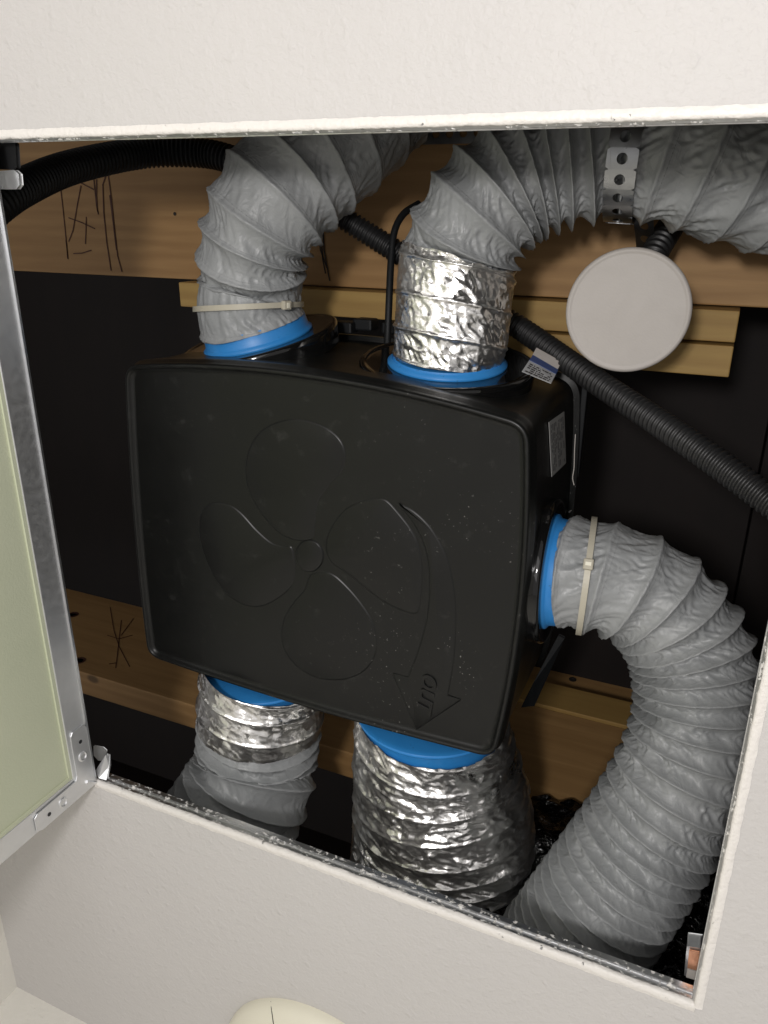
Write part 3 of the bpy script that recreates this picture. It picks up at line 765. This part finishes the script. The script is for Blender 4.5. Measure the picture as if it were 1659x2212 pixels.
quad('sticker_flap', [pt(1150, 767, .717), pt(1158, 752, .722), pt(1212, 782, .722), pt(1204, 799, .717)], M_disc, w1, .0005)
rows_of_print(st, [on_side(1185, 912, .0012), on_side(1218, 889, .0012), on_side(1222, 1000, .0012), on_side(1191, 1030, .0012)], 9, 4, M_print)
# mounting flange strip behind the right side and foot below
bevel(plate('mounting_bracket', [pt(1207, 1375, .84), pt(1217, 1380, .84), pt(1186, 1452, .86), pt(1153, 1524, .88), pt(1128, 1527, .88), pt(1150, 1480, .86)], .004, M_hose, vu, (0, 0, 1)), .001)
bevel(MB().box(pt(1259, 895, .775), .006, .13, .012).build('cover_clip', M_hose, vu), .001)
tube('frayed_thread', [pt(1243, 938, .70), pt(1241, 975, .70), pt(1240, 1010, .70), pt(1237, 1032, .70), pt(1240, 1048, .70)], .0004, M_disc, vu, 6)
for x, y, s in ((740, 706, .03), (790, 700, .022), (850, 708, .02)):
    c = pt(x, y, .83)
    bevel(MB().box(c, s, .012, .02).build('rear_terminal', M_hose, vu), .002)

# ------------------------------------------------------------------ flexible ducts
def P5(c, n, h, r, p): return np.r_[c + n * h, r, p]
# far-left duct, the same grey cloth from its collar up, rising to the right
rows = [P5(cL, nL, .014, rL + .0008, .034), P5(cL, nL, .034, rL * .95, .034)] + duct_path([(544, 620, D0(cL) - .02, 220, .032), (546, 545, .750, 232, .019), (580, 455, .735, 256, .026), (655, 360, .735, 268, .031), (738, 285, .74, 266, .034), (820, 200, .75, 264, .034)])
dA = thing('flexible_duct', 'grey cloth duct rising from the top left port, cream cable tie round it', 'duct', cL, 'flexible ducts on the ventilation box')
duct('duct_hose', rows, .0, 1.0, M_fab, dA, 5.1, .062, 1.35, grow=.03)
dAr = rows
# far-right duct, foil at its collar, bending right along the hatch rail
rows = [P5(cR, nR, -.002, rR - .001, .028)] + duct_path([(974, 725, D0(cR) - .007, 246, .027), (981, 645, D0(cR) - .015, 250, .030), (992, 560, D0(cR) - .022, 256, .026), (1026, 480, .679, 260, .021), (1090, 408, .671, 266, .018), (1165, 368, .665, 272, .018), (1250, 345, .657, 274, .0185), (1340, 328, .647, 272, .018), (1450, 336, .635, 286, .029), (1580, 360, .628, 304, .032), (1760, 400, .625, 314, .032)])
dB = thing('flexible_duct', 'duct from the middle top port, crinkled foil below and grey cloth bending right above', 'duct', cR, 'flexible ducts on the ventilation box')
duct('foil_sleeve', rows, 0.0, .228, M_foil, dB, 8.2, .012, 1.1, True, 220, rag=.006, per=26)
duct('duct_hose', rows, .218, 1.0, M_fab, dB, 2.4, .075, 1.5, grow=.03)
dBr = rows
# side duct bending down to the lower right
rows = [P5(cS, nS, .011, rS + .0012, .028)] + duct_path([(1256, 1242, D0(cS) - .010, 240, .030), (1335, 1258, D0(cS) - .018, 240, .027), (1420, 1303, D0(cS) - .019, 247, .022), (1484, 1390, .701, 256, .0185), (1508, 1495, .704, 262, .0175), (1498, 1600, .709, 266, .021), (1460, 1700, .717, 272, .021), (1402, 1800, .73, 272, .016), (1334, 1900, .748, 276, .016), (1264, 2000, .77, 278, .0140), (1202, 2080, .79, 274, .0135), (1150, 2140, .815, 282, .0125)])
dC = thing('flexible_duct', 'grey cloth duct from the right-hand port, bending down to the lower right', 'duct', cS, 'flexible ducts on the ventilation box')
duct('duct_hose', rows, .0, 1.0, M_fab, dC, 15.1, .062, 1.4, grow=.035)
dCr = rows
# near-left duct: foil then grey, curling down
rows = duct_path([(567, 1440, .878, 256, .024), (562, 1545, .90, 266, .028), (556, 1620, .92, 262, .017), (545, 1680, .92, 274, .021), (520, 1732, .922, 284, .019), (485, 1786, .93, 284, .018), (440, 1840, .94, 280, .017)])
dD = thing('flexible_duct', 'duct under the left of the black box, foil above and shiny grey cloth curling below', 'duct', cB1, 'flexible ducts on the ventilation box')
duct('foil_sleeve', rows, .0, .27, M_foil, dD, 21.2, .02, .9, True, 200, grow=.02, rag=.004, per=26, cut=.012)
duct('duct_hose', rows, .245, 1.0, M_fab, dD, 23.4, .07, 1.2)
# near-right fat foil duct
rows = duct_path([(932, 1536, .836, 322, .030), (940, 1640, .865, 358, .038), (952, 1720, .88, 380, .027), (957, 1800, .895, 388, .016), (952, 1880, .91, 390, .019), (940, 1960, .925, 384, .017), (925, 2050, .94, 370, .018)])
dE = thing('flexible_duct', 'fat crinkled foil duct hanging below the right corner of the black box', 'duct', cB2, 'flexible ducts on the ventilation box')
duct('foil_sleeve', rows, .0, 1.0, M_foil, dE, 31.2, .02, 1.7, True, 260, per=24, cut=.014)

# cable ties round two of the ducts
def cable_tie(label, rows, s, headang, grp, tilt=0.0, grow=.0016):
    p, t, r = path_end(rows, s); U, W = frame(t); n = 90
    o = thing('cable_tie', label, 'cable tie', p, grp)
    V = []; hw = .0026; R_ = r + grow
    for k in range(n):
        a = 2 * PI * k / n; d = U * math.cos(a) + W * math.sin(a); sh = t * tilt * math.cos(a - headang)
        for dh, dr in ((-hw, 0), (hw, 0), (hw, .0013), (-hw, .0013)): V.append(p + d * (R_ + dr) + t * dh + sh)
    F = []
    for k in range(n):
        for j in range(4): F.append((k * 4 + j, k * 4 + (j + 1) % 4, ((k + 1) % n) * 4 + (j + 1) % 4, ((k + 1) % n) * 4 + j))
    bd = mesh('band', V, F, M_tie, o, False)
    d = U * math.cos(headang) + W * math.sin(headang); e = np.cross(t, d)
    hc = p + d * (R_ + .003) + t * tilt
    h = MB().box(hc, .0085, .0095, .0055, [t, e, d]).build('head', M_tie, o); bevel(h, .0012)
    tb = MB().box(hc + d * .0004 , .0048, .0030, .0058, [t, e, d]).build('pawl', M_cream, h)
    return o, (p, t, U, W, R_)
def ang_for(rows, s, px, py):          # angle round the hose whose surface lies nearest the given line of sight
    p, t, r = path_end(rows, s); U, W = frame(t); best = None
    for a in np.linspace(0, 2 * PI, 240):
        d = U * math.cos(a) + W * math.sin(a); X = p + d * r; v = RC @ (X - CAM)
        q = (v[0] / v[2] * FP + CX, v[1] / v[2] * FP + CY)
        if d @ (CAM - p) < 0: continue
        e = (q[0] - px) ** 2 + (q[1] - py) ** 2
        if best is None or e < best[0]: best = (e, a)
    return best[1]
cable_tie('cream cable tie strapped round the upper left duct just above its blue seal', dAr, .068, ang_for(dAr, .068, 610, 668), 'cream cable ties', .006, .003)
cable_tie('cream cable tie strapped round the side duct right of its blue seal', dCr, .036, ang_for(dCr, .036, 1245, 1218), 'cream cable ties', .002, .0025)

# ------------------------------------------------------------------ corrugated conduits and cables
r_ = .0116
o = conduit('corrugated_conduit', [np.r_[pt(640, 400, .80), r_], np.r_[pt(712, 452, .79), r_], np.r_[pt(800, 508, .79), r_], np.r_[pt(870, 552, .785), r_], np.r_[pt(985, 625, .78), r_], np.r_[pt(1110, 700, .765), r_], np.r_[pt(1200, 762, .735), r_], np.r_[pt(1300, 832, .69), r_], np.r_[pt(1400, 898, .65), r_], np.r_[pt(1500, 965, .61), r_], np.r_[pt(1600, 1036, .58), r_], np.r_[pt(1720, 1125, .55), r_]], M_black)
tag(o, 'black corrugated conduit sloping from behind the ducts down to the right edge', 'conduit')
o = conduit('corrugated_conduit', [np.r_[pt(-130, 560, .72), .019], np.r_[pt(-20, 450, .74), .019], np.r_[pt(60, 400, .78), .018], np.r_[pt(160, 360, .84), .0175], np.r_[pt(300, 332, .90), .017], np.r_[pt(420, 330, .91), .0165], np.r_[pt(500, 345, .90), .016], np.r_[pt(640, 400, .88), .015]], M_hose, None, .0055, .06)
tag(o, 'thick black corrugated conduit arching across the top left corner of the void', 'conduit')
o = tube('power_cable', [pt(905, 440, .79), pt(872, 462, .78), pt(852, 500, .775), pt(845, 560, .775), pt(841, 640, .775), pt(838, 715, .78), pt(836, 760, .78)], .0036, M_hose, None, 14)
tag(o, 'thin black cable dropping to the box just left of the foil duct', 'cable')

# round grey lid with its own short conduit
ld = thing('vent_lid', 'round grey-white plastic lid hanging in front of the planks, right of the foil duct', 'lid', pt(1355, 672, .66) + np.array([0, 0, .03]))
lc = pt(1355, 672, .66); LR = 131 * .66 / FP
LN = np.array([-.04, .06, -1.0]); LN = (CAM - lc) / np.linalg.norm(CAM - lc) * .55 + np.array([0, 0, -1.0]) * .45; LN /= np.linalg.norm(LN)
MB().lathe(lc, LN, [(LR * .985, -.016), (LR, -.014), (LR, -.0022), (LR - .0006, -.0008), (LR - .0018, 0), (LR - .0036, .0001), (LR - .0046, -.0005), (LR - .0056, -.0005), (.001, -.0001)], 96).build('cap', M_disc, ld, True)
MB().lathe(lc, LN, [(LR * .86, -.034), (LR * .86, -.0155)], 64).build('housing', M_hose, ld, True)
o = conduit('corrugated_conduit', [np.r_[pt(1490, 430, .74), .0128], np.r_[pt(1462, 470, .73), .0128], np.r_[pt(1432, 516, .715), .0128], np.r_[pt(1410, 556, .705), .0128], np.r_[pt(1398, 600, .70), .0128]], M_black, None, .0068, .10, 40, 10)
tag(o, 'short black corrugated conduit between the round grey lid and the upper right duct', 'conduit')

# perforated steel strap round the upper right duct
def perforated(name, P, Wd, nrm, pitch, rh, mt, parent, thick=.0008):
    """P: centre line points; Wd: width vectors; nrm: outward normals; one pierced tile per pitch"""
    L_ = np.r_[0, np.cumsum(np.linalg.norm(np.diff(P, axis=0), axis=1))]; nt_ = int(L_[-1] / pitch); V = []; F = []
    def ev(s, u, off):
        c = np.array([np.interp(s, L_, P[:, k]) for k in range(3)]); wv = np.array([np.interp(s, L_, Wd[:, k]) for k in range(3)]); nn = np.array([np.interp(s, L_, nrm[:, k]) for k in range(3)])
        return c + wv * u + nn / np.linalg.norm(nn) * off
    wl = np.linalg.norm(Wd[0])
    for t in range(nt_):
        s0 = t * pitch; K = 32; b = len(V)
        for off in (thick, 0):
            for ring in (0, 1):
                for k in range(K):
                    a = 2 * PI * (k + .5) / K; ca, sa = math.cos(a), math.sin(a)
                    if ring == 0: ds, du = rh * ca, rh * sa
                    else:
                        f = 1 / max(abs(ca) / (pitch / 2), abs(sa) / (wl)); ds, du = f * ca, f * sa
                        if abs(abs(ds) - pitch / 2) < pitch * .08 and abs(abs(du) - wl) < wl * .08: ds, du = math.copysign(pitch / 2, ds), math.copysign(wl, du)
                    V.append(ev(s0 + pitch / 2 + ds, du / wl, off))
        for k in range(K):
            k2 = (k + 1) % K
            F.append((b + k, b + k2, b + K + k2, b + K + k)); F.append((b + 2 * K + k, b + 3 * K + k, b + 3 * K + k2, b + 2 * K + k2))
            F.append((b + k, b + 2 * K + k, b + 2 * K + k2, b + k2)); F.append((b + K + k, b + K + k2, b + 3 * K + k2, b + 3 * K + k))
    return mesh(name, V, F, mt, parent, False)
p_, t_, rr_ = path_end(dBr, .60)
best = min(np.linspace(.4, .9, 101), key=lambda s: abs((lambda X: (RC @ (X - CAM))[0] / (RC @ (X - CAM))[2] * FP + CX)(path_end(dBr, s)[0]) - 1362))
p_, t_, rr_ = path_end(dBr, best); U_, W_ = frame(t_)
ths = np.linspace(0, 2 * PI, 121)
ring = np.array([U_ * math.cos(a) + W_ * math.sin(a) for a in ths])
sp_ = thing('strap_hanger', 'perforated galvanised steel strap looped round the upper right duct', 'strap', p_, 'perforated steel straps')
perforated('band', p_ + ring * (rr_ * 1.05), np.tile(t_ * .0120, (121, 1)), ring, .0155, .0042, M_strap, sp_)
tl = np.array([pt(1390, 470, .70), pt(1392, 500, .71), pt(1396, 545, .73), pt(1400, 600, .75)]); 
tlA = spline(tl, 40); perforated('tail', tlA, np.tile(np.array([.009, .002, 0]), (len(tlA), 1)), np.tile(np.array([0, 0, -1.0]), (len(tlA), 1)), .0155, .0042, M_strap, sp_)
s2 = np.array([at(870, 292, ZP - .003), at(1050, 286, ZP - .003)]); s2 = np.linspace(s2[0], s2[1], 30)
o = perforated('strap_hanger', s2, np.tile(np.array([0, .010, 0]), (30, 1)), np.tile(np.array([0, 0, -1.0]), (30, 1)), .0155, .0042, M_strap, None)
tag(o, 'flat perforated steel strap nailed to the plank by the top rail, between the ducts', 'strap', 'perforated steel straps')

# ------------------------------------------------------------------ latch clip on the right-hand rail, sensor dome below
lk = thing('latch_clip', 'small metal latch clip with a copper reflection painted on its face, by the lower right corner', 'latch', at(1497, 2085, .03))
def poly_px(px, z): return [at(x, y, z) for x, y in px]
bevel(plate('clip_body', poly_px([(1486, 2046), (1514, 2050), (1510, 2118), (1480, 2106)], .030), .014, M_steel, lk, (0, 0, 1)), .0008)
bevel(plate('clip_face', poly_px([(1490, 2051), (1511, 2055), (1507, 2094), (1486, 2088)], .0288), .0012, M_copper_refl, lk, (0, 0, -1)), .0003)  # thin plate coloured to stand for the reflection on the clip
bevel(plate('clip_tongue', poly_px([(1486, 2091), (1506, 2096), (1503, 2114), (1483, 2108)], .0285), .0012, M_disc, lk, (0, 0, -1)), .0003)

sd = thing('ceiling_sensor', 'cream domed plastic sensor on the ceiling below the hatch, cut by the bottom edge', 'sensor', at(612, 2290, 0))
scn = at(694, 2345, 0); SR = np.linalg.norm(at(534, 2345, 0) - scn)
dm = MB().lathe(scn, (0, 0, -1), [(SR, 0), (SR, .006), (SR * .97, .012), (SR * .90, .019), (SR * .78, .025), (SR * .6, .029), (SR * .35, .031), (.001, .0315)], 96).build('dome', M_cream, sd, True)
seam = []
for u in np.linspace(.02, .98, 20):
    r0 = np.interp(u, [0, .2, .5, 1], [SR * 1.001, SR * .97, SR * .8, SR * .3]); h0 = np.interp(r0 / SR, [.3, .6, .78, .9, .97, 1.0], [.0313, .029, .025, .019, .012, .004])
    a = math.radians(-118 + 12 * u); seam.append(scn + np.array([r0 * math.cos(a), r0 * math.sin(a), -h0]))
tube('seam', seam, .0005, M_dark, dm, 6)
